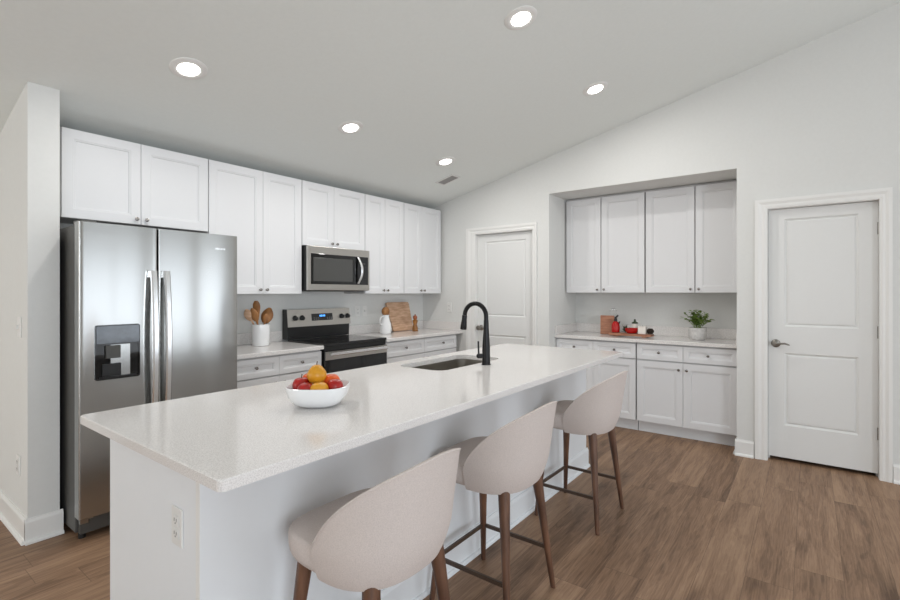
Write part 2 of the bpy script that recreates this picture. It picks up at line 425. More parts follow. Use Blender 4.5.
window('window_1', True, 1.7, 4.5, 0.0, 2.06, -4.05, 2)
window('window_2', True, -2.95, -.45, .55, 2.55, -4.05, 2)
window('added_east_window', False, -3.9, -1.8, .1, 2.06, 4.73, 2)  # unseen window added for its reflection in the right fridge door
window('window_3', False, -2.1, .9, .6, 2.5, -3.55, 3)

# baseboards with a shoe moulding: (start, end) along a wall face
def base_bm(bm, p, q, n, h=.135):
    """p->q along the wall at the floor, n = unit normal into the room"""
    p = Vector((p[0], p[1], 0)); q = Vector((q[0], q[1], 0)); n = Vector((n[0], n[1], 0))
    prof = [(0, 0), (.028, 0), (.028, .010), (.022, .019), (.014, .021), (.014, h-.02), (.011, h-.012), (.007, h-.006), (.006, h), (0, h)]
    rings = [[bm.verts.new(e + n*d + Vector((0, 0, z))) for d, z in prof] for e in (p, q)]
    for i in range(len(prof)):
        j = (i+1) % len(prof); bm.faces.new((rings[0][i], rings[0][j], rings[1][j], rings[1][i]))
    bm.faces.new(rings[0]); bm.faces.new(rings[1][::-1])
    bmesh.ops.recalc_face_normals(bm, faces=bm.faces)
bm = bmesh.new(); base_bm(bm, (XE, .366), (XE, RY0+.012), (-1, 0)); base_bm(bm, (XE-.0, RY0), (XE+.17, RY0), (0, 1))
struct(link('baseboard_pier', bm, M_TRIM))
bm = bmesh.new(); base_bm(bm, (XE, -1.8), (XE, -.483), (-1, 0)); struct(link('baseboard_east', bm, M_TRIM))
bm = bmesh.new(); base_bm(bm, (XE, RY1), (XE, 2.345), (-1, 0)); struct(link('baseboard_east_middle', bm, M_TRIM))
bm = bmesh.new(); base_bm(bm, (.69, 3.40), (.69, 5.1), (-1, 0)); base_bm(bm, (.676, 3.41), (.844, 3.41), (0, -1))
struct(link('baseboard_partition', bm, M_TRIM), 'tall white baseboard around the partition end')

# interior doors, hinged in the east wall; local x runs to the right in the photo (world -Y), local y into the wall
def make_door(idx, d, lab, lever, casing):
    y0, y1, top = d; w = y1-y0
    root = bpy.data.objects.new('door_%d' % idx, None); C.objects.link(root); root.location = (XE, y1, 0); root.rotation_euler = (0, 0, -PI/2)
    struct(root, lab)
    jt = .005
    bm = bmesh.new()
    for x0, x1, z0, z1 in ((0, jt, 0, top), (w-jt, w, 0, top), (jt, w-jt, top-jt, top)): box(bm, x0, x1, -.002, .122, z0, z1)
    box(bm, jt, jt+.01, .090, .11, 0, top-jt); box(bm, w-jt-.01, w-jt, .090, .11, 0, top-jt); box(bm, jt+.01, w-jt-.01, .090, .11, top-jt-.01, top-jt)
    link('door_jamb', bm, M_TRIM, root)
    lw = w-2*jt-.004; z0 = .030
    st = .108
    leaf = link('door_leaf', panelled(lw, top-jt-.003-z0, .035, [(st, lw-st, .262, .850), (st, lw-st, 1.065, 1.935)],
                [(.004, .006), (.015, .012), (.025, .005), (.034, .004)]), M_DOOR, root)
    leaf.location = (jt+.002, .052, z0)
    # casing with a stepped profile, mitred as one mesh
    bm = bmesh.new(); cl, cr_, ct = casing
    prof = [(0, 0), (0, .010), (.25, .014), (.45, .012), (.7, .019), (1, .019), (1, 0)]
    def P(u, dep):    # path points for profile fraction u (0 inner .. 1 outer)
        return [Vector((.005-cl*u-.003, -dep, 0)), Vector((.005-cl*u-.003, -dep, top+ct*u-.002)), Vector((w-.002+cr_*u, -dep, top+ct*u-.002)), Vector((w-.002+cr_*u, -dep, 0))]
    rows = [[bm.verts.new(p) for p in P(u, dep)] for u, dep in prof]
    for a, b in zip(rows, rows[1:] + rows[:1]):
        for i in range(3): bm.faces.new((a[i], a[i+1], b[i+1], b[i]))
    bm.faces.new([r[0] for r in rows]); bm.faces.new([r[3] for r in rows][::-1])
    bmesh.ops.recalc_face_normals(bm, faces=bm.faces)
    link('door_casing', bm, M_TRIM, root)
    # handle
    bm = bmesh.new(); hx, hz = jt+.052, .955
    m = Matrix.Translation((hx, .052, hz)) @ Matrix.Rotation(PI/2, 4, 'X')
    lathe(bm, [(.033, 0), (.033, .004), (.026, .009), (.014, .012), (.012, .055), (.015, .060)], 24, m)
    if lever:
        tube(bm, [(hx, -.008, hz), (hx+.018, -.010, hz), (hx+.038, -.012, hz+.004), (hx+.062, -.012, hz+.006), (hx+.082, -.010, hz-.001), (hx+.094, -.008, hz-.006)], [.012, .010, .008, .008, .007, .004], 10)
    else:
        lathe(bm, [(.012, .04), (.026, .052), (.030, .063), (.026, .074), (.012, .080)], 24, m)
    link('door_handle', bm, M_NICKEL, root, True)
    bm = bmesh.new()
    for z in (.28, 1.03, 1.8): rod(bm, (w-jt-.0015, .0455, z), (w-jt-.0015, .0455, z+.09), .005)
    link('hinge', bm, M_NICKEL, root, True)
    # dark closet floor / back so that the gap under the leaf reads dark
    return root
make_door(1, D1, 'white two-panel door with lever handle, right of the cabinet recess', True, (.085, .068, .075))
make_door(2, D2, 'white two-panel door behind the island faucet', False, (.12, .05, .075))
# closets behind the doors
for nm, d in (('wall_closet_right', D1), ('wall_closet_left', D2)):
    bm = bmesh.new(); y0, y1 = d[0]-.05, d[1]+.05
    box(bm, XE+.5, XE+.55, y0, y1, 0, 2.2); box(bm, XE+.12, XE+.5, y0-.05, y0, 0, 2.2); box(bm, XE+.12, XE+.5, y1, y1+.05, 0, 2.2); box(bm, XE+.12, XE+.5, y0, y1, 2.15, 2.2)
    struct(link(nm, bm, M_WALL))

# ================================================================== CABINETS
TH = .019
def cabinet(name, label, cat, loc, rz, w, z0, z1, depth, fronts, group=None, toe=False, cover=None):
    """local: x along, front of doors at y=0 (facing -y), carcass y TH..depth. fronts: (kind,x0,x1,z0,z1,knobx,knobz)"""
    r = thing(name, label, cat, loc, rz, group)
    bm = bmesh.new()
    box(bm, 0, w, TH+.001, depth, z0, z1, .0015)
    link('body', bm, M_CARC, r)
    g = .0016
    for kind, x0, x1, a, b, kx, kz in fronts:
        ga = .0035 if x0 < .001 else g; gb = .0035 if x1 > w-.001 else g
        d = link(kind, shaker(x1-x0-ga-gb, b-a-2*g, TH, .057 if kind == 'door' else .04), M_CAB, r); d.location = (x0+ga, 0, a+g)
        k = link('knob', knob_bm(kx-x0-ga, kz-a-g), M_KNOB, d, True)
    if toe: link('toe_kick', B(0, w, .075, depth, 0, z0-.001), M_TOE, r)
    return r
# ---- wall cabinets, north run (fronts at Y=3.63)
YU = 3.63; ZB, ZT = 1.358, 2.380; DU = YN-YU-.001
def upper(label, x0, x1, xs, zb, k=.03, zt=ZT):
    w = x1-x0; s = xs-x0
    kz = zb+.035
    return cabinet('wall_cabinet', label, 'kitchen cabinet', (x0, YU, 0), 0, w, zb, zt, DU,
        [('door', 0, s, zb, zt, s-k, kz), ('door', s, w, zb, zt, s+k, kz)], 'white shaker wall cabinets over the range run')
upper('short wide two-door wall cabinet directly above the refrigerator', .89, 1.779, 1.324, 1.83)
upper('tall two-door wall cabinet between fridge cabinet and microwave, above the spoon crock', 1.781, 2.611, 2.231, ZB)
upper('short two-door wall cabinet directly above the microwave', 2.613, 3.370, 2.973, 1.797)
upper('tall two-door wall cabinet just right of the microwave', 3.372, 3.958, 3.659, ZB)
upper('tall two-door wall cabinet at the room corner, rightmost of the run', 3.960, 4.628, 4.27, ZB)
# ---- base cabinets, north run
YB = 3.352; DB = YN-YB-.001
def base_n(label, x0, x1, xs, kx):
    w = x1-x0; s = xs-x0; za, zm, zt = .115, .72, .868
    return cabinet('base_cabinet', label, 'kitchen cabinet', (x0, YB, 0), 0, w, .115, .882, DB,
        [('drawer', 0, s, zm, zt, kx[0]-x0, .797), ('drawer', s, w, zm, zt, kx[1]-x0, .797),
         ('door', 0, s, za, zm-.008, s-.04, zm-.06), ('door', s, w, za, zm-.008, s+.04, zm-.06)], 'white shaker base cabinets beside the range', True)
base_n('base cabinet with two drawers left of the range', 1.79, 2.612, 2.200, (1.997, 2.406))
base_n('base cabinet with drawers right of the range, ending at the room corner', 3.382, 4.576, 3.984, (3.677, 4.304))
# ---- recess cabinets (local x runs along world -Y)
XU = 5.08; YL = RY1-.004
def upper_e(label, ya, yb, ys):
    w = ya-yb; s = ya-ys; zb, zt = 1.368, 2.395
    return cabinet('wall_cabinet', label, 'kitchen cabinet', (XU, ya, 0), -PI/2, w, zb, zt, RX-XU-.001,
        [('door', 0, s-.004, zb, zt, s-.036, zb+.035), ('door', s+.004, w, zb, zt, s+.036, zb+.035)], 'white wall cabinets in the recess')
upper_e('left two-door wall cabinet in the recess, above the wooden tray', YL-.012, 1.342, 1.792)
upper_e('right two-door wall cabinet in the recess, above the potted plant', 1.334, RY0+.004, .878)
link_ = link('filler', B(XU+.04, RX-.001, RY0+.004, YL, 2.396, RZ-.001), M_CARC); tag(link_, 'recessed white filler strip above the recess wall cabinets', 'filler strip')
XBF = 4.84
def base_e(label, ya, yb, ys, kx):
    w = ya-yb; s = ya-ys; za, zm, zt = .115, .715, .868
    return cabinet('base_cabinet', label, 'kitchen cabinet', (XBF, ya, 0), -PI/2, w, .115, .882, RX-XBF-.001,
        [('drawer', 0, s, zm+.006, zt, ya-kx[0], .796), ('drawer', s, w, zm+.006, zt, ya-kx[1], .796),
         ('door', 0, s, za, zm-.006, s-.034, zm-.068), ('door', s, w, za, zm-.006, s+.034, zm-.068)], 'white base cabinets in the recess', True)
base_e('left base cabinet in the recess, partly hidden by the island and far stool', YL, 1.362, 1.791, (1.989, 1.568))
base_e('right base cabinet in the recess, fully visible, below the potted plant', 1.354, RY0+.004, .937, (1.146, .727))

# ---- countertops
def ctop(name, label, x0, x1, y0, y1, splash):
    r = thing(name, label, 'countertop', ((x0+x1)/2, (y0+y1)/2, .8835))
    cx, cy = r.location.x, r.location.y
    o = link('worktop', slab([(x0-cx, y0-cy), (x1-cx, y0-cy), (x1-cx, y1-cy), (x0-cx, y1-cy)], 0, .0305, bev=.003), M_QUARTZ, r)
    for s in splash:
        bm = B(s[0]-cx, s[1]-cx, s[2]-cy, s[3]-cy, .0306, .0306+.1, .002); link('backsplash', bm, M_QUARTZ, r)
    return r
ctop('countertop', 'white quartz countertop left of the range under the spoon crock', 1.775, 2.616, YB-.025, YN-.001, [(1.775, 2.616, YN-.021, YN-.001)])
ctop('countertop', 'white quartz countertop right of the range under the cutting board', 3.376, XE-.001, YB-.025, YN-.001, [(3.376, XE-.022, YN-.021, YN-.001), (XE-.021, XE-.001, YB-.02, YN-.001)])
ctop('countertop', 'white quartz countertop in the recess under the tray and plant', XBF-.03, RX-.001, RY0+.001, RY1-.001, [(RX-.021, RX-.001, RY0+.022, RY1-.022), (XBF-.028, RX-.001, RY1-.021, RY1-.001), (XBF-.028, RX-.001, RY0+.001, RY0+.021)])

# ================================================================== ISLAND
IX0, IX1, IY0, IY1 = .585, 3.72, 1.137, 2.17
SX0, SX1, SY0, SY1 = 2.17, 2.86, 1.700, 2.058       # sink cut-out
BX0, BX1, BY0, BY1 = .665, 3.65, 1.405, 2.11
isl = thing('island_cabinet', 'white island cabinet base with a plain end panel under the quartz top', 'kitchen island', (BX0, BY0, 0))
bm = bmesh.new()
T = .02
box(bm, .0, BX1-BX0, 0, T, 0, .882, .0015); box(bm, 0, T, T, BY1-BY0, 0, .882); box(bm, BX1-BX0-T, BX1-BX0, T, BY1-BY0, 0, .882)
box(bm, T, BX1-BX0-T, BY1-BY0-.0235, BY1-BY0-.0195, .1, .882)
link('back_panel', bm, M_ISL, isl)
bm = bmesh.new(); base_bm(bm, (-.014, 0), (BX1-BX0+.014, 0), (0, -1), .145)
link('baseboard', bm, M_ISL, isl)
bm = bmesh.new(); base_bm(bm, (0, -.014), (0, BY1-BY0), (-1, 0), .145); link('baseboard', bm, M_ISL, isl)
bm = bmesh.new(); box(bm, -.0022, 0, .0, .022, .147, .882)
link('corner_trim', bm, M_TRIM, isl)
for i in range(6):      # doors on the working side
    w_ = (BX1-BX0-2*T)/6
    d = link('door', shaker(w_-.004, .70, TH), M_CAB, isl); d.rotation_euler = (0, 0, PI); d.location = (T+w_*(i+1)-.002, BY1-BY0+.0, .16)
def outlet(parent, rz, loc, toggle=False, name='outlet'):
    bm = bmesh.new(); box(bm, -.035, .035, -.006, 0, -.058, .058, .003)
    o = link(name, bm, M_PLATE, parent); o.location = loc; o.rotation_euler = (0, 0, rz)
    bm = bmesh.new()
    if toggle:
        box(bm, -.005, .005, -.016, -.0062, -.012, .012); link('toggle', bm, M_PLATE, o)
    else:
        for z in (-.02, .02): box(bm, -.017, .017, -.009, -.0062, z-.015, z+.015, .002)
        link('socket_face', bm, M_PLATE, o)
        for z in (-.02, .02):
            for x, wd, ha, hb in ((-.007, .0012, -.003, .007), (.007, .0012, -.003, .007), (0, .002, -.010, -.006)):
                link('slot', B(x-wd, x+wd, -.0096, -.0091, z+ha, z+hb), M_SLOT, o)
    return o
outlet(isl, -PI/2, (0, 1.543-BY0, .655))
top = thing('island_countertop', 'long white speckled quartz island countertop with a sink cut-out', 'countertop', (IX0, IY0, .884))
hole = rrect(SX0-IX0, SX1-IX0, SY0-IY0, SY1-IY0, .07, 8)
link('worktop', slab(rrect(0, IX1-IX0, 0, IY1-IY0, .018, 5), 0, .030, hole, bev=.003), M_QUARTZ, top)
# sink
snk = thing('kitchen_sink', 'undermount stainless steel sink sunk into the island countertop', 'sink', ((SX0+SX1)/2, (SY0+SY1)/2, .883))
hx, hy = (SX1-SX0)/2+.006, (SY1-SY0)/2+.006
bm = bmesh.new(); prev = None
def ring(hx, hy, r, z): return [bm.verts.new((x, y, z)) for x, y in rrect(-hx, hx, -hy, hy, r, 8)]
Rs = [ring(hx+.02, hy+.02, .08, -.004), ring(hx+.02, hy+.02, .08, -.001), ring(hx, hy, .072, -.001), ring(hx, hy, .072, -.02), ring(hx-.006, hy-.006, .068, -.19), ring(hx-.02, hy-.02, .06, -.206), ring(hx-.045, hy-.045, .04, -.212),
      ring(.03, .03, .0299, -.214)]
for a, b in zip(Rs, Rs[1:]):
    for i in range(len(a)): bm.faces.new((a[i], a[(i+1) % len(a)], b[(i+1) % len(a)], b[i]))
bm.faces.new(Rs[-1]); bmesh.ops.recalc_face_normals(bm, faces=bm.faces)
s_ = link('basin', bm, M_SINK, snk, True)
md = s_.modifiers.new('thick', 'SOLIDIFY'); md.thickness = .0015; md.offset = 0
bm = bmesh.new(); lathe(bm, [(.043, 0), (.045, .003), (.036, .004), (.032, -.004)], 28, Matrix.Translation((0, 0, -.2135)))
link('drain', bm, M_CHROME, snk, True)
# faucet
fc = thing('kitchen_faucet', 'matte black gooseneck faucet standing behind the island sink', 'faucet', (2.545, 1.632, .9142))
bm = bmesh.new(); lathe(bm, [(.030, 0), (.030, .004), (.026, .008), (.0255, .055), (.025, .10), (.021, .17), (.0165, .235), (.0155, .28)], 28)
ar = .083; zt = .302
pts = [(0, 0, .27), (0, 0, .295)] + [(0, ar-ar*math.cos(t), zt+ar*math.sin(t)) for t in [PI*i/18*.97 for i in range(19)]]
tube(bm, pts, .0145, 16)
link('spout', bm, M_FAUCET, fc, True)
e = Vector(pts[-1]); d = Vector((0, .12, -1)).normalized()
bm = bmesh.new(); m, _ = frame_to(e+d*.002, e+d)
lathe(bm, [(.0155, 0), (.017, .004), (.0165, .03), (.0195, .06), (.0215, .088), (.020, .094), (.015, .095)], 24, m)
link('spray_head', bm, M_FAUCET, fc, True)
bm = bmesh.new(); rod(bm, (-.014, .017, .055), (-.030, .036, .055), .016, .016, 20); ball(bm, (-.030, .036, .055), .016)
tube(bm, [(-.030, .036, .064), (-.031, .037, .09), (-.031, .038, .12), (-.032, .038, .148)], [.0065, .0055, .0055, .0055], 10)
link('lever', bm, M_FAUCET, fc, True)

# ================================================================== REFRIGERATOR
FX0, FX1, FY = .850, 1.745, 3.15
FZ = 1.757; xs_ = 1.241-FX0; FW = FX1-FX0
fr = thing('refrigerator', 'stainless steel side-by-side refrigerator with water dispenser', 'refrigerator', (FX0, FY, 0))
link('body', B(.006, FW-.006, .085, .78, .04, FZ-.012, .004), M_SIDE, fr)
def fdoor(x0, x1):
    # softly crowned front (a very slight curve across the width) with rounded vertical edges
    bm = bmesh.new(); n = 20; pr = []
    w = x1-x0
    pr.append((x0, .075)); 
    for i in range(5): t = PI/2*i/4; pr.append((x0+.006-.006*math.cos(t), .006+.004-.006*math.sin(t)))
    for i in range(1, n): u = i/n; pr.append((x0+.006+(w-.012)*u, .004-.006*math.sin(PI*u)))
    for i in range(5): t = PI/2*(1-i/4); pr.append((x1-.006+.006*math.cos(t), .006+.004-.006*math.sin(t)))
    pr.append((x1, .075))
    z0, z1 = .135, FZ
    a = [bm.verts.new((x, y, z0)) for x, y in pr]; b = [bm.verts.new((x, y, z1)) for x, y in pr]
    k = len(pr)
    for i in range(k): bm.faces.new((a[i], a[(i+1) % k], b[(i+1) % k], b[i]))
    bm.faces.new(a[::-1]); bm.faces.new(b)
    bmesh.ops.recalc_face_normals(bm, faces=bm.faces)
    return bm
d1 = link('door', fdoor(0, xs_-.004), M_STEEL, fr, True, math.radians(35))
d2 = link('door', fdoor(xs_+.004, FW), M_STEEL, fr, True, math.radians(35))
def fhandle(cx, sgn, par):
    bm = bmesh.new(); zA, zB = .58, 1.50; n = 24; rows = []
    for i in range(n+1):
        u = i/n; z = zA+(zB-zA)*u; y = -.030-.030*math.sin(PI*u)**.8
        hw, t = .017, .010
        rows.append([bm.verts.new((cx+dx, y+dy, z)) for dx, dy in ((-hw, t), (-hw, -.3*t), (-hw*.6, -t), (hw*.6, -t), (hw, -.3*t), (hw, t))])
    for a, b in zip(rows, rows[1:]):
        for k in range(6): bm.faces.new((a[k], a[(k+1) % 6], b[(k+1) % 6], b[k]))
    bm.faces.new(rows[0]); bm.faces.new(rows[-1][::-1])
    for z in (zA+.02, zB-.02): box(bm, cx-.014, cx+.014, -.032, .002, z-.018, z+.018)
    bmesh.ops.recalc_face_normals(bm, faces=bm.faces)
    link('handle', bm, M_CHROME, par, True)
fhandle(xs_-.034, 1, d1); fhandle(xs_+.038, -1, d2)
# dispenser
dx0, dx1, dz0, dz1 = .931-FX0-.012, 1.154-FX0-.012, .880, 1.188
bm = bmesh.new()
pts = rrect(dx0, dx1, dz0, dz1, .014, 4)
f = [bm.verts.new((x, -.0075, z)) for x, z in pts]; g_ = [bm.verts.new((x, .003, z)) for x, z in pts]
zi = 1.075
inn = rrect(dx0+.008, dx1-.008, dz0+.010, zi, .01, 4)
h_ = [bm.verts.new((x, -.0075, z)) for x, z in inn]; k_ = [bm.verts.new((x, -.0015, z)) for x, z in inn]
n = len(f)
for i in range(n):
    j = (i+1) % n
    bm.faces.new((f[i], g_[i], g_[j], f[j])); bm.faces.new((h_[i], h_[j], k_[j], k_[i])); bm.faces.new((f[i], f[j], h_[j], h_[i]))
bm.faces.new(k_); bmesh.ops.recalc_face_normals(bm, faces=bm.faces)
dsp = link('dispenser', bm, M_GLASSB, d1)
link('control_panel', B(dx0+.006, dx1-.006, -.011, -.0078, zi+.008, dz1-.006, .001), mat('dispenser_painted_reflection', srgb(60, 66, 74), .08, noise=.5, nscale=14, spec=.9), dsp)  # blotchy reflections are painted into the panel's colour noise
bm = bmesh.new(); box(bm, dx0+.05, dx0+.12, -.02, -.0018, 1.0, zi-.004, .002); link('paddle', bm, M_SIDE, dsp)
bm = bmesh.new(); box(bm, dx0+.035, dx0+.125, -.012, -.0018, dz0+.02, dz0+.09, .002); link('ice_chute', bm, M_BLACK, dsp)
link('drip_tray', B(dx0+.02, dx1-.02, -.014, -.0018, dz0+.010, dz0+.018), M_BLACK, dsp)
bm = bmesh.new()       # small raised badge, letter-like strokes
for i, xx in enumerate((0, .011, .022, .036, .047, .058)):
    box(bm, FW-.155+xx, FW-.150+xx, -.0035, -.001, 1.655, 1.668)
link('badge', bm, M_CHROME, d2)
bm = bmesh.new(); box(bm, .02, FW-.02, .055, .12, .035, .128, .002); box(bm, .06, FW-.3, .045, .056, .085, .115, .001)
link('grille', bm, M_SIDE, fr)
bm = bmesh.new(); box(bm, .01, .07, .02, .085, .122, .134); box(bm, .012, .05, .03, .05, .1, .122); link('hinge', bm, M_NICKEL, fr)
for y in (.1, .7):
    for x in (.04, FW-.04):
        bm = bmesh.new(); rod(bm, (x, y, 0), (x, y, .04), .018); link('foot', bm, M_BLACK, fr, True)
link('hinge_cover', B(.01, .09, .03, .14, FZ-.011, FZ+.012, .004), M_SIDE, fr)

# ================================================================== RANGE
RXa, RXb = 2.620, 3.373; RW = RXb-RXa; RF = 3.335
rg = thing('electric_range', 'stainless and black electric range between the base cabinets', 'stove', (RXa, RF, 0))
link('body', B(0, RW, .03, .600, .03, .905, .003), M_BLACK, rg)
link('cooktop', B(-.0, RW, -.012, .52, .9055, .928, .004), M_GLASSB, rg)
for cx, cy, r in ((.19, .13, .105), (.57, .13, .085), (.19, .38, .08), (.57, .38, .105)):
    for q in (r, r*.62):
        bm = bmesh.new(); lathe(bm, [(q, .9284), (q+.0018, .9284)], 40, Matrix.Translation((cx, cy, 0)), cap0=False, cap1=False)
        link('burner_ring', bm, M_SLOT, rg)

bm = bmesh.new(); box(bm, .004, RW-.004, .0, .029, .862, .903); link('front_strip', bm, M_BLACK, rg)
dr = link('oven_door', B(.003, RW-.003, -.018, .028, .22, .858, .003), M_GLASSB, rg)
link('top_rail', B(.003, RW-.003, -.021, -.0185, .785, .857, .001), M_STEEL2, dr)
link('window', B(.1, RW-.1, -.0195, -.0183, .36, .68), M_GLASSB, dr)
bm = bmesh.new(); box(bm, .03, RW-.03, -.068, -.048, .822, .852, .006)
for x in (.045, RW-.065): box(bm, x, x+.02, -.05, -.0212, .828, .846)
link('handle', bm, M_CHROME, dr)
link('storage_drawer', B(.003, RW-.003, -.012, .028, .04, .212, .003), M_STEEL2, rg)
# console
bm = bmesh.new()
def wedge(x0, x1, yb, yt, y2, z0, z1, mi=0):
    vs = [bm.verts.new(p) for p in ((x0, yb, z0), (x1, yb, z0), (x1, y2, z0), (x0, y2, z0), (x0, yt, z1), (x1, yt, z1), (x1, y2, z1), (x0, y2, z1))]
    for q in ((0, 3, 2, 1), (4, 5, 6, 7), (0, 1, 5, 4), (1, 2, 6, 5), (2, 3, 7, 6), (3, 0, 4, 7)):
        bm.faces.new([vs[i] for i in q]).material_index = mi
wedge(.006, RW-.006, .535, .530, .600, .929, 1.045, 0); link('console_base', bm, M_BLACK, rg)
bm = bmesh.new(); wedge(.0, RW, .515, .537, .600, 1.046, 1.208); con = link('console', bm, M_STEEL2, rg)
bm = bmesh.new(); wedge(-.003, -.0005, .512, .534, .600, .93, 1.212); link('side_cap', bm, M_BLACK, con)
def onf(z): return .515+.022*(z-1.046)/.162
for kx in (.08, .157, .637, .715):
    bm = bmesh.new(); y = onf(1.128); m = Matrix.Translation((kx, y-.0002, 1.128)) @ Matrix.Rotation(PI/2+.13, 4, 'X')
    lathe(bm, [(.026, 0), (.026, .004), (.021, .008), (.019, .026), (.016, .028)], 24, m)
    link('knob', bm, M_BLACK, con, True)
bm = bmesh.new(); wedge(.268, .522, onf(1.096)-.003, onf(1.163)-.003, onf(1.163)-.0005, 1.096, 1.163); dp = link('display', bm, M_GLASSB, con)
bm = bmesh.new()
for i, xx in enumerate((.362, .379, .398, .415)): box(bm, xx, xx+.011, onf(1.14)-.0058, onf(1.14)-.0035, 1.133, 1.150)
link('clock_digits', bm, M_BLUE, dp)
for zz in (1.106, 1.12):
    for xx in (.29, .315, .34, .45, .475, .5): link('button', B(xx, xx+.012, onf(zz)-.0052, onf(zz)-.0034, zz, zz+.003), M_ICON, dp)

# ================================================================== MICROWAVE
mw = thing('microwave', 'stainless over-the-range microwave mounted under a short wall cabinet', 'microwave', (2.620, 3.56, 1.388))
MW_, MH = .748, .404
link('body', B(.002, MW_-.002, .022, YN-3.56-.002, 0, MH, .002), M_BLACK, mw)
md_ = link('door', B(0, MW_, 0, .021, .002, MH, .004), M_STEEL2, mw)
link('black_panel', B(.036, MW_-.022, -.0025, -.0003, .058, .335, .001), M_GLASSB, md_)
link('window', B(.060, .52, -.0045, -.0027, .085, .300, .001), M_MWIN, md_)
bm = bmesh.new(); n = 16; pts = []
for i in range(n+1):
    u = i/n; pts.append((.585+.022*math.sin(PI*u), -.012-.035*math.sin(PI*u), .068+.26*u))
rows = []
for p in pts:
    rows.append([bm.verts.new((p[0]+dx, p[1]+dy, p[2])) for dx, dy in ((-.013, .006), (-.013, -.003), (-.006, -.008), (.006, -.008), (.013, -.003), (.013, .006))])
for a, b in zip(rows, rows[1:]):
    for k in range(6): bm.faces.new((a[k], a[(k+1) % 6], b[(k+1) % 6], b[k]))
bm.faces.new(rows[0]); bm.faces.new(rows[-1][::-1]); bmesh.ops.recalc_face_normals(bm, faces=bm.faces)
link('handle', bm, M_CHROME, md_, True)
link('display', B(.645, .685, -.0042, -.0027, .262, .274), M_SLOT, md_)
for zz in (.11, .14, .17, .2, .23):
    for xx in (.64, .662, .684): link('button', B(xx, xx+.007, -.0036, -.0027, zz, zz+.003), M_SLOT, md_)
bm = bmesh.new(); box(bm, .05, MW_-.05, .03, .33, -.008, -.0005); link('vent_grille', bm, M_SIDE, mw)

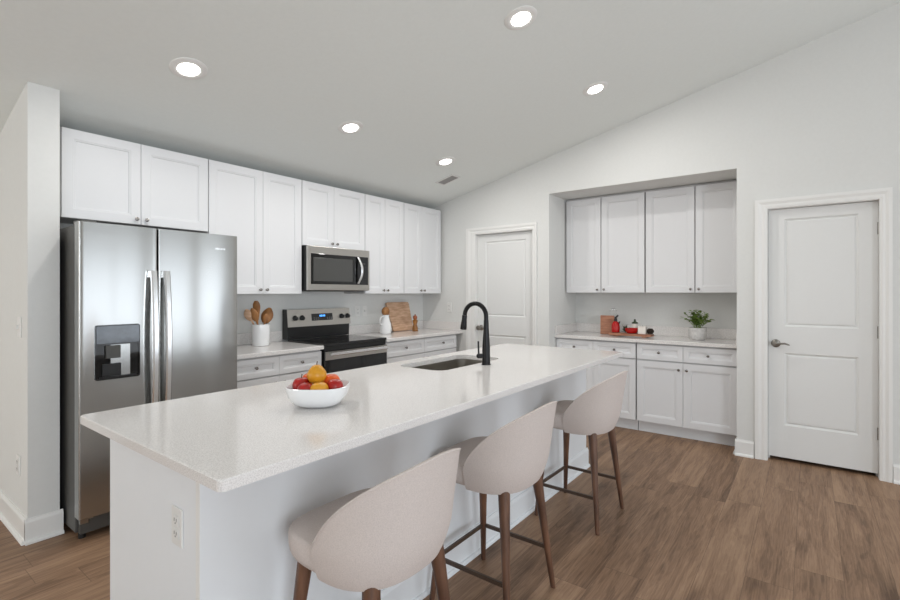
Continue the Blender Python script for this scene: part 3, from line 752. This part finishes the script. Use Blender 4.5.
# ================================================================== STOOLS
def make_stool():
    r = thing('bar_stool', '', 'bar stool')
    SZ = .640
    # legs
    for sx, sy in ((-1, 1), (1, 1), (-1, -1), (1, -1)):
        bm = bmesh.new(); p = Vector((sx*.210, sy*.193, 0)); q = Vector((sx*.140, sy*(.150 if sy > 0 else .135), .585))
        m, L = frame_to(p, q)
        lathe(bm, [(.0105, 0), (.012, .01), (.0175, L*.5), (.0245, L*.88), (.026, L)], 18, m)
        link('leg', bm, M_LEG, r, True)
    def at(sx, sy, z):
        p = Vector((sx*.210, sy*.193, 0)); q = Vector((sx*.140, sy*(.150 if sy > 0 else .135), .585)); return p.lerp(q, z/.585)
    zb = .19
    bars = [((-1, 1), (1, 1)), ((-1, -1), (1, -1)), ((-1, 1), (-1, -1)), ((1, 1), (1, -1))]
    for (a, b) in bars:
        if a[1] == b[1] == -1: continue
        bm = bmesh.new(); p, q = at(*a, zb), at(*b, zb)
        d = (q-p).normalized(); s = d.cross(Vector((0, 0, 1)))*.0055; u = Vector((0, 0, .0085))
        vs = [bm.verts.new(e+i*s+j*u) for e in (p, q) for i, j in ((-1, -1), (1, -1), (1, 1), (-1, 1))]
        for k in range(4): bm.faces.new((vs[k], vs[(k+1) % 4], vs[4+(k+1) % 4], vs[4+k]))
        bm.faces.new(vs[:4][::-1]); bm.faces.new(vs[4:]); bmesh.ops.recalc_face_normals(bm, faces=bm.faces)
        link('footrest_bar', bm, M_BAR, r)
    # plan outline at angle phi (0 = rear -y, +-PI = front)
    def plan(phi, rx, ryb, ryf, n=2.5):
        s, c = math.sin(phi), math.cos(phi); ry = ryb if c > 0 else ryf
        nn = n if c > 0 else 4.0
        k = (abs(s)**nn + abs(c)**nn)**(-1/nn)
        return Vector((rx*s*k, -ry*c*k, 0))
    # seat cushion
    bm = bmesh.new(); n = 64; prof = [(.80, .550), (.88, .551), (.945, .557), (.985, .575), (1.0, .600), (1.0, .628), (.990, .636), (.95, .641), (.6, .647), (.25, .650)]
    rings = []
    for k, z in prof:
        rings.append([bm.verts.new(plan(2*PI*i/n, .222*k, .198*k, .222*k) + Vector((0, 0, z))) for i in range(n)])
    for a, b in zip(rings, rings[1:]):
        for i in range(n): bm.faces.new((a[i], a[(i+1) % n], b[(i+1) % n], b[i]))
    bm.faces.new(rings[0][::-1]); bm.faces.new(rings[-1]); bmesh.ops.recalc_face_normals(bm, faces=bm.faces)
    link('seat', bm, M_FAB, r, True, math.radians(60))
    # wrap-around shell back
    bm = bmesh.new(); NP, NV = 56, 12; PM = 1.60
    def zt(phi):
        u = abs(phi)/PM
        return SZ-.004 + .264*max(0, 1-u**2.1)**.95
    z0 = .543
    outer, inner = [], []
    for i in range(NP+1):
        phi = -PM + 2*PM*i/NP; top = zt(phi); co, ci = [], []
        for j in range(NV+1):
            v = j/NV; z = z0+(top-z0)*v; h = (z-z0)/.35
            tuck = .90+.10*min(1, (z-z0)/.10)**.6
            fl = 1+.10*h
            back = 1+.24*h*max(0, math.cos(phi))**.8 if math.cos(phi) > 0 else 1
            rx, ry = .233*tuck*fl, .218*tuck*(1+.02*h)*back
            th = .026*(1-.25*v)
            co.append(plan(phi, rx, ry, .205) + Vector((0, 0, z)))
            ci.append(plan(phi, rx-th, ry-th, .205) + Vector((0, 0, z if j < NV else z-.002)))
        outer.append(co); inner.append(ci)
    O = [[bm.verts.new(p) for p in c] for c in outer]; I = [[bm.verts.new(p) for p in c] for c in inner]
    Rr = [bm.verts.new((O[i][-1].co+I[i][-1].co)/2+Vector((0, 0, .006))) for i in range(NP+1)]
    for i in range(NP):
        for j in range(NV):
            bm.faces.new((O[i][j], O[i+1][j], O[i+1][j+1], O[i][j+1])); bm.faces.new((I[i][j], I[i][j+1], I[i+1][j+1], I[i+1][j]))
        bm.faces.new((O[i][-1], O[i+1][-1], Rr[i+1], Rr[i])); bm.faces.new((Rr[i], Rr[i+1], I[i+1][-1], I[i][-1]))
        bm.faces.new((O[i][0], I[i][0], I[i+1][0], O[i+1][0]))
    for i in (0, NP):
        for j in range(NV): bm.faces.new((O[i][j], O[i][j+1], I[i][j+1], I[i][j]))
        bm.faces.new((O[i][-1], Rr[i], I[i][-1]))
    bmesh.ops.recalc_face_normals(bm, faces=bm.faces)
    sh = link('backrest', bm, M_FAB, r, True, math.radians(50))
    # piping along the rim
    bm = bmesh.new(); tube(bm, [outer[i][-1] + Vector((0, 0, .003)) for i in range(1, NP)], .0034, 6)
    link('piping', bm, M_FAB, sh, True)
    return r
st = make_stool()
SP = [(1.078, 1.120, -.0, 'beige upholstered bar stool nearest the camera, legs cut off by the frame'),
      (1.850, 1.145, .0, 'beige upholstered bar stool, middle one of the three at the island'),
      (2.868, 1.145, -.02, 'beige upholstered bar stool at the far end of the island')]
for i, (x, y, rz, lab) in enumerate(SP):
    o = st if i == 0 else copy_tree(st)
    o.location = (x, y, 0); o.rotation_euler = (0, 0, rz); tag(o, lab, 'bar stool', 'upholstered bar stools along the island')

# ================================================================== CEILING FIXTURES
TILT = -math.atan(.236)
def make_lamp():
    r = thing('downlight', '', 'ceiling light')
    bm = bmesh.new(); lathe(bm, [(.058, .001), (.058, -.006), (.064, -.010), (.088, -.008), (.098, -.003), (.099, .001)], 48, cap0=False, cap1=False)
    link('trim_ring', bm, M_TRIM, r, True)
    bm = bmesh.new(); lathe(bm, [(.0575, -.006), (.052, -.012), (.03, -.016), (.008, -.017)], 48, cap0=False); link('lens', bm, M_LENS, r, True)
    l = bpy.data.lights.new('lamp_light', 'AREA'); l.shape = 'DISK'; l.size = .12; l.energy = LAMP_POWER; l.color = LAMP
    lo = bpy.data.objects.new('lamp_light', l); C.objects.link(lo); lo.parent = r; lo.location = (0, 0, -.022)
    return r
LP = [(1.282, 2.846, 'round recessed ceiling light above the refrigerator, front left'),
      (2.495, 2.848, 'round recessed ceiling light above the range'),
      (3.702, 2.846, 'small-looking round recessed ceiling light beside the air vent'),
      (2.520, 1.372, 'round recessed ceiling light at the top edge of the photo'),
      (3.752, 1.370, 'round recessed ceiling light nearest the cabinet recess')]
lamp = make_lamp()
for i, (x, y, lab) in enumerate(LP):
    o = lamp if i == 0 else copy_tree(lamp)
    o.location = (x, y, zc(y)); o.rotation_euler = (TILT, 0, 0); tag(o, lab, 'ceiling light', 'recessed ceiling lights')
vt = thing('air_vent', 'small rectangular grey ceiling air vent near the corner', 'air vent', (4.10, 3.12, zc(3.12))); vt.rotation_euler = (TILT, 0, 0)
bm = bmesh.new()
hx, hy, fw = .075, .120, .020
for a in ((-hx, hx, -hy, -hy+fw), (-hx, hx, hy-fw, hy), (-hx, -hx+fw, -hy+fw, hy-fw), (hx-fw, hx, -hy+fw, hy-fw)): box(bm, *a, -.008, -.0005)
link('frame', bm, M_VENT, vt)
link('backing', B(-hx+fw, hx-fw, -hy+fw, hy-fw, -.002, -.0006), M_VDARK, vt)
for i in range(5):
    x = -hx+fw+.013+i*(2*hx-2*fw)/5
    bm = bmesh.new(); q = [bm.verts.new((x+dx, y, z)) for y in (-hy+fw, hy-fw) for dx, z in ((-.010, -.0025), (.008, -.009), (.009, -.008), (-.009, -.0022))]
    for k in range(4): bm.faces.new((q[k], q[(k+1) % 4], q[4+(k+1) % 4], q[4+k]))
    bm.faces.new(q[:4]); bm.faces.new(q[4:]); bmesh.ops.recalc_face_normals(bm, faces=bm.faces)
    link('slat', bm, M_VSLAT, vt)

# ================================================================== OUTLETS
def wall_outlet(label, rz, loc, toggle=False):
    o = outlet(None, rz, loc, toggle, 'light_switch' if toggle else 'electrical_outlet'); tag(o, label, 'light switch' if toggle else 'electrical outlet'); return o
wall_outlet('white outlet on the wall just right of the range console', 0, (3.56, YN, 1.165))
wall_outlet('white switch plate on the wall right of the range, next to the outlet', 0, (3.665, YN, 1.165), True)
wall_outlet('white outlet on the east wall right of the cutting board', -PI/2, (XE, 3.528, 1.185))
wall_outlet('white light switch on the partition side, left edge of the photo', -PI/2, (.69, 3.571, 1.175), True)
wall_outlet('white outlet low on the partition side above the baseboard', -PI/2, (.69, 3.594, .388))

# ================================================================== SMALL THINGS
# fruit bowl on the island
ZT_ = .9142
bw = thing('fruit_bowl', 'white ceramic bowl of fruit on the island countertop', 'bowl', (1.222, 1.588, ZT_))
bm = bmesh.new()
lathe(bm, [(.045, 0), (.062, .001), (.090, .014), (.110, .040), (.118, .070), (.120, .082), (.117, .0835), (.114, .079), (.105, .042), (.084, .018), (.05, .008), (.01, .006)], 56, sq=(3.0, 1.0, .94))
link('bowl_body', bm, M_CER, bw, True)
bw.rotation_euler = (0, 0, A-PI/2)
def fruit(name, label, dx, dy, dz, r, m, sc=(1, 1, 1), stem=True, pear=0, rot=0):
    """dx to the right in the photo, dy away from the camera"""
    c, s = math.cos(A-PI/2), math.sin(A-PI/2)
    x = 1.222+dx*c-dy*s; y = 1.588+dx*s+dy*c
    o = thing(name, label, 'fruit', (x, y, ZT_+dz-r*sc[2])); 
    bm = bmesh.new(); n = 28; rings = []
    for j in range(1, 18):
        t = PI*j/18; rr = r*math.sin(t); zz = -r*math.cos(t)
        dim = .16*r*math.exp(-((t-PI)/.45)**2)+.10*r*math.exp(-(t/.4)**2)*-1
        zz -= dim
        if pear: rr *= 1-pear*max(0, zz/r)**1.2
        rings.append((max(rr, .0005)*1.0, zz))
    mx = Matrix.Translation((0, 0, r*sc[2])) @ Matrix.Diagonal((sc[0], sc[1], sc[2], 1))
    lathe(bm, rings, n, mx)
    link('flesh', bm, m, o, True, PI)
    if stem:
        bm = bmesh.new(); zt = r*sc[2]*1.8; tube(bm, [(0, 0, zt), (.001, .001, zt+.008), (.004, .002, zt+.016)], [.002, .0018, .0022], 8); link('stem', bm, M_STEM, o, True)
    o.rotation_euler = (0, 0, rot)
    return o
fruit('apple', 'red apple at the left side of the white bowl', -.068, -.004, .080, .036, M_RED)
fruit('apple', 'red apple in front left, beside the round yellow fruit in the bowl', -.034, -.056, .070, .034, M_RED, stem=False)
fruit('orange', 'orange fruit behind the left red apple in the bowl', -.046, .040, .090, .036, M_ORANGE, stem=False)
fruit('pear', 'yellow pear-shaped fruit on top of the pile in the bowl', -.006, -.004, .126, .039, M_YEL, (1, 1, 1.12), pear=.42)
fruit('lemon', 'round yellow fruit low at the front of the bowl', .020, -.062, .077, .035, M_YEL, (1.08, .9, .84), stem=False)
fruit('orange', 'orange fruit right of the top yellow fruit in the bowl', .044, .030, .088, .036, M_ORANGE, stem=False)
fruit('apple', 'red apple at the right side of the white bowl', .070, -.020, .078, .034, M_RED, stem=False)
# utensil crock left of the range
cx, cy = 2.290, 3.76
ck = thing('utensil_crock', 'white ceramic crock holding wooden spoons left of the range', 'crock', (cx, cy, ZT_))
bm = bmesh.new(); lathe(bm, [(.062, 0), (.068, .004), (.072, .09), (.074, .18), (.0735, .184), (.069, .182), (.067, .09), (.062, .012), (.01, .01)], 40)
link('crock_body', bm, M_CER, ck, True)
def spoon(label, top, base, w, h, kind=0, m=M_SPOON):
    b = Vector((cx, cy, ZT_)) + Vector(base); t = Vector((cx, cy, ZT_)) + Vector(top)
    o = thing('wooden_spoon', label, 'wooden utensil', b, 0, 'wooden utensils in the white crock')
    d = t-b; L = d.length; d.normalize()
    side = Vector((.75, -.66, 0)); side = (side-d*side.dot(d)).normalized(); nr = d.cross(side)
    mx = Matrix((side, nr, d)).transposed().to_4x4()          # flat of the head faces the room
    bm = bmesh.new(); lathe(bm, [(.006, 0), (.0065, L*.5), (.009, L-h*.9), (.009, L-h*.7)], 12, mx); link('handle', bm, m, o, True)
    bm = bmesh.new(); prof = []
    for i in range(13):
        u = i/12; z = L-h+h*u
        r = w*math.sin(PI*(u*.86+.1))**.75 if kind == 0 else w*(.35+.65*min(1, u*1.6))*(1-max(0, u-.75)**2*9)
        prof.append((max(r, .003), z))
    lathe(bm, prof, 22, mx @ Matrix.Diagonal((1, .38, 1, 1)))
    link('head', bm, m, o, True)
    return o
spoon('pale brown wooden spoon leaning far left in the white crock', (-.135, .0, .315), (.035, .02, .014), .040, .11, 0, M_BOARD)
spoon('tall wooden spatula at the top centre of the white crock', (-.055, -.02, .385), (.0, .03, .014), .030, .17, 1)
spoon('wooden spoon second from the left in the white crock', (-.100, -.03, .325), (.025, -.02, .014), .034, .12)
spoon('short dark wooden spoon right of centre in the white crock', (.030, -.035, .275), (-.02, -.03, .014), .026, .08)
spoon('wooden spoon with a broad round head leaning right in the white crock', (.088, .0, .322), (-.03, .01, .014), .050, .14)

# jug, cutting board and bottle right of the range
jg = thing('ceramic_jug', 'white ceramic jug with a round wooden stopper right of the range', 'jug', (3.775, 3.735, ZT_))
bm = bmesh.new(); lathe(bm, [(.052, 0), (.060, .006), (.066, .05), (.058, .11), (.042, .16), (.036, .195), (.040, .208), (.036, .209), (.031, .196), (.034, .16), (.01, .15)], 36)
link('jug_body', bm, M_CER, jg, True)
bm = bmesh.new(); ball(bm, (0, 0, .246), .050, (1, .8, 1.05)); rod(bm, (0, 0, .19), (0, 0, .215), .026); link('stopper', bm, M_SPOON, jg, True)
bm = bmesh.new(); tube(bm, [(-.055, 0, .10), (-.085, 0, .115), (-.092, 0, .15), (-.075, 0, .185), (-.038, 0, .195)], .006, 8); link('handle', bm, M_CER, jg, True)
cb = thing('cutting_board', 'rectangular wooden cutting board leaning on the wall right of the range', 'cutting board', (4.165, 3.838, ZT_+.0055))
bm = bmesh.new(); o2 = rrect(-.195, .190, 0, .345, .022, 5)
a = [bm.verts.new((x+(.04 if y < .1 and x < 0 else 0), 0, y)) for x, y in o2]; b = [bm.verts.new((x+(.04 if y < .1 and x < 0 else 0), .02, y)) for x, y in o2]
for i in range(len(a)): bm.faces.new((a[i], a[(i+1) % len(a)], b[(i+1) % len(a)], b[i]))
bm.faces.new(a); bm.faces.new(b[::-1]); bmesh.ops.recalc_face_normals(bm, faces=bm.faces)
link('board', bm, M_BOARD, cb); cb.rotation_euler = (-.235, 0, 0)
bt = thing('pepper_mill', 'small amber brown mill standing at the right edge of the cutting board', 'pepper mill', (4.245, 3.715, ZT_))
bm = bmesh.new(); lathe(bm, [(.034, 0), (.036, .004), (.032, .04), (.022, .08), (.030, .11), (.032, .125), (.016, .14)], 24); link('mill_body', bm, M_AMBER, bt, True)
bm = bmesh.new(); ball(bm, (0, 0, .160), .026, (1, 1, 1.1)); rod(bm, (0, 0, .185), (0, 0, .20), .007); link('mill_head', bm, mat('reddish_wood', srgb(150, 82, 50), .35, noise=.2), bt, True)

# things in the recess: local frame x right in the photo (world -Y), y into the wall
def rec(y, x, z=ZT_): return (x, y, z)
rb = thing('cutting_board', 'small upright wooden board leaning in the recess beside the red bottle', 'cutting board', (5.15, 1.750, ZT_+.002), -PI/2)
bm = bmesh.new(); box(bm, -.075, .075, 0, .018, 0, .205, .006); link('board', bm, M_BOARD2, rb); rb.rotation_euler = (0, 0, -PI/2)
gj = thing('glass_bottle', 'clear glass bottle behind the small board in the recess', 'glass bottle', (5.26, 1.720, ZT_))
bm = bmesh.new(); lathe(bm, [(.03, 0), (.044, .004), (.046, .12), (.046, .19), (.036, .215), (.036, .255), (.040, .26), (.036, .262)], 32, cap1=False); link('glass', bm, M_CLEAR, gj, True)
bm = bmesh.new(); lathe(bm, [(.037, .262), (.037, .275), (.012, .282), (.014, .30), (.005, .305)], 24); link('stopper', bm, M_CLEAR, gj, True)
tr = thing('wooden_tray', 'long wooden serving board on the recess countertop', 'serving board', (5.06, 1.470, ZT_), -PI/2)
bm = bmesh.new()
o2 = rrect(-.215, .215, -.075, .075, .035, 6)
bm.free(); bm = slab(o2, .012, .034, bev=.004); box(bm, -.16, -.12, -.06, .06, 0, .0125); box(bm, .12, .16, -.06, .06, 0, .0125)
link('board', bm, M_BOARD2, tr)
zt2 = ZT_+.0345
rbt = thing('oil_bottle', 'red glass bottle with a black pourer left on the serving board', 'bottle', (5.070, 1.632, zt2))
bm = bmesh.new(); lathe(bm, [(.028, 0), (.040, .004), (.043, .05), (.038, .092), (.022, .114), (.013, .12)], 28); link('glass', bm, M_REDG, rbt, True)
bm = bmesh.new(); lathe(bm, [(.016, .112), (.017, .135), (.012, .145), (.011, .165)], 18); rod(bm, (0, 0, .155), (0, -.025, .182), .010, .008); link('pourer', bm, M_BLACK, rbt, True)
bm = bmesh.new(); tube(bm, [(0, -.03, .10), (0, -.045, .12), (0, -.035, .09)], .006, 8); link('handle', bm, M_BLACK, rbt, True)
rbw = thing('red_bowl', 'small glossy red bowl on the serving board in the recess', 'bowl', (5.06, 1.462, zt2))
bm = bmesh.new(); lathe(bm, [(.03, 0), (.048, .003), (.064, .022), (.068, .050), (.064, .053), (.058, .032), (.03, .014), (.005, .012)], 32); link('bowl_body', bm, M_REDG, rbw, True)
tp = thing('ceramic_pot', 'small white jar with a dark lid behind the red bowl', 'jar', (5.163, 1.462, zt2))
bm = bmesh.new(); lathe(bm, [(.028, 0), (.03, .003), (.03, .085), (.026, .095)], 24); link('jar_body', bm, M_CANDLE, tp, True)
bm = bmesh.new(); lathe(bm, [(.032, .096), (.031, .106), (.010, .118), (.011, .135), (.004, .142)], 20); link('lid', bm, M_LEAFD, tp, True)
ev = thing('evergreen_sprig', 'dark green sprig behind the red bowl on the serving board', 'greenery', (5.125, 1.548, zt2))
bm = bmesh.new(); rl = random.Random(3)
for i in range(34):
    t = rl.random()*2*PI; el = .1+rl.random()*1.1; L_ = .05+.05*rl.random()
    d = Vector((math.cos(t)*math.cos(el)*.5, math.sin(t)*math.cos(el)*.55, math.sin(el))); s = d.cross(Vector((0, 0, 1))).normalized()*.008
    p = Vector((0, 0, .002)); m_ = p+d*L_*.6; e_ = p+d*L_; u_ = s.cross(d).normalized()*.0012
    top_ = [bm.verts.new(q+u_) for q in (p, m_+s, e_, m_-s)]; bot_ = [bm.verts.new(q-u_) for q in (p, m_+s, e_, m_-s)]
    bm.faces.new(top_); bm.faces.new(bot_[::-1])
    for k in range(4): bm.faces.new((top_[k], bot_[k], bot_[(k+1) % 4], top_[(k+1) % 4]))
tag(link('leaves', bm, M_LEAFD, ev), '', '') ; del ev.children[0]['label']; del ev.children[0]['category']
cn = thing('candle', 'short square white candle on the serving board in the recess', 'candle', (5.04, 1.352, zt2), -PI/2)
bm = bmesh.new(); box(bm, -.038, .038, -.03, .03, 0, .078, .004); link('wax', bm, M_CANDLE, cn)
bm = bmesh.new(); rod(bm, (0, 0, .0775), (0, 0, .085), .0015); link('wick', bm, M_BLACK, cn)
pc = thing('pine_cone', 'dark brown cone at the right end of the serving board', 'pine cone', (5.06, 1.282, zt2))
bm = bmesh.new()
for k in range(7):
    z = .006+k*.0075; R_ = .026*math.sin(PI*(.2+.75*k/7))+.004; nn = 9
    for j in range(nn):
        t = 2*PI*(j+.5*(k % 2))/nn; ball(bm, (R_*math.cos(t), R_*math.sin(t), z+.002), .0075, (1, 1, .6), n=8)
ball(bm, (0, 0, .03), .022, (1, 1, 1.25), n=12)
link('scales', bm, M_DARK, pc, True)

# potted plant
pp = thing('potted_plant', 'bushy green plant in a round pale grey pot in the recess', 'potted plant', (5.12, .862, ZT_))
bm = bmesh.new(); lathe(bm, [(.052, 0), (.062, .003), (.076, .03), (.082, .08), (.080, .115), (.076, .118), (.073, .105), (.01, .10)], 36); link('pot', bm, M_POT, pp, True)
bm = bmesh.new(); lathe(bm, [(.072, .1), (.05, .106), (.01, .108)], 28); link('soil', bm, M_SOIL, pp, True)
rl = random.Random(11); bs = bmesh.new(); bl = bmesh.new()
def leaf(p, d, L_, w_):
    d = d.normalized(); s = d.cross(Vector((0, 0, 1)));
    s = (s.normalized() if s.length > .01 else Vector((1, 0, 0))); s = (s + Vector((0, 0, rl.uniform(-.5, .5)))).normalized()
    nrm = s.cross(d).normalized(); f = nrm*.0005
    prof = [(0, 0, 0), (.25, .8, .04), (.55, 1, .03), (.85, .5, -.04), (1, 0, -.12)]
    for sg in (1, -1):
        vs = []
        L1 = [bl.verts.new(p+d*L_*u+nrm*(b_*L_)+f*sg) for u, _, b_ in prof]
        A1 = [bl.verts.new(p+d*L_*u+s*w_*k+nrm*(b_*L_+.12*w_*k)+f*sg) for u, k, b_ in prof[1:-1]]
        B1 = [bl.verts.new(p+d*L_*u-s*w_*k+nrm*(b_*L_+.12*w_*k)+f*sg) for u, k, b_ in prof[1:-1]]
        for side in (A1, B1):
            fs = [(L1[0], L1[1], side[0]), (L1[1], L1[2], side[1], side[0]), (L1[2], L1[3], side[2], side[1]), (L1[3], L1[4], side[2])]
            for q in fs: bl.faces.new(q)
for i in range(34):
    t = rl.uniform(0, 2*PI); sp = rl.uniform(.1, 1.0); H = rl.uniform(.07, .185)*(1.2-.5*sp)
    b0 = Vector((rl.uniform(-.03, .03), rl.uniform(-.03, .03), .105)); e0 = b0+Vector((math.cos(t)*.09*sp, math.sin(t)*.125*sp, H))
    mid = (b0+e0)/2+Vector((0, 0, .02)); tube(bs, [b0, mid, e0], [.0018, .0015, .001], 5)
    for k in range(9):
        u = .25+.75*k/8; q = b0.lerp(mid, u*2) if u < .5 else mid.lerp(e0, u*2-1)
        tt = t+rl.uniform(-1.9, 1.9); leaf(q, Vector((math.cos(tt), math.sin(tt), rl.uniform(-.1, .8))), rl.uniform(.026, .044), rl.uniform(.009, .014))
link('stems', bs, M_LEAF, pp, True); lv = link('foliage', bl, M_LEAF, pp); lv['kind'] = 'stuff'
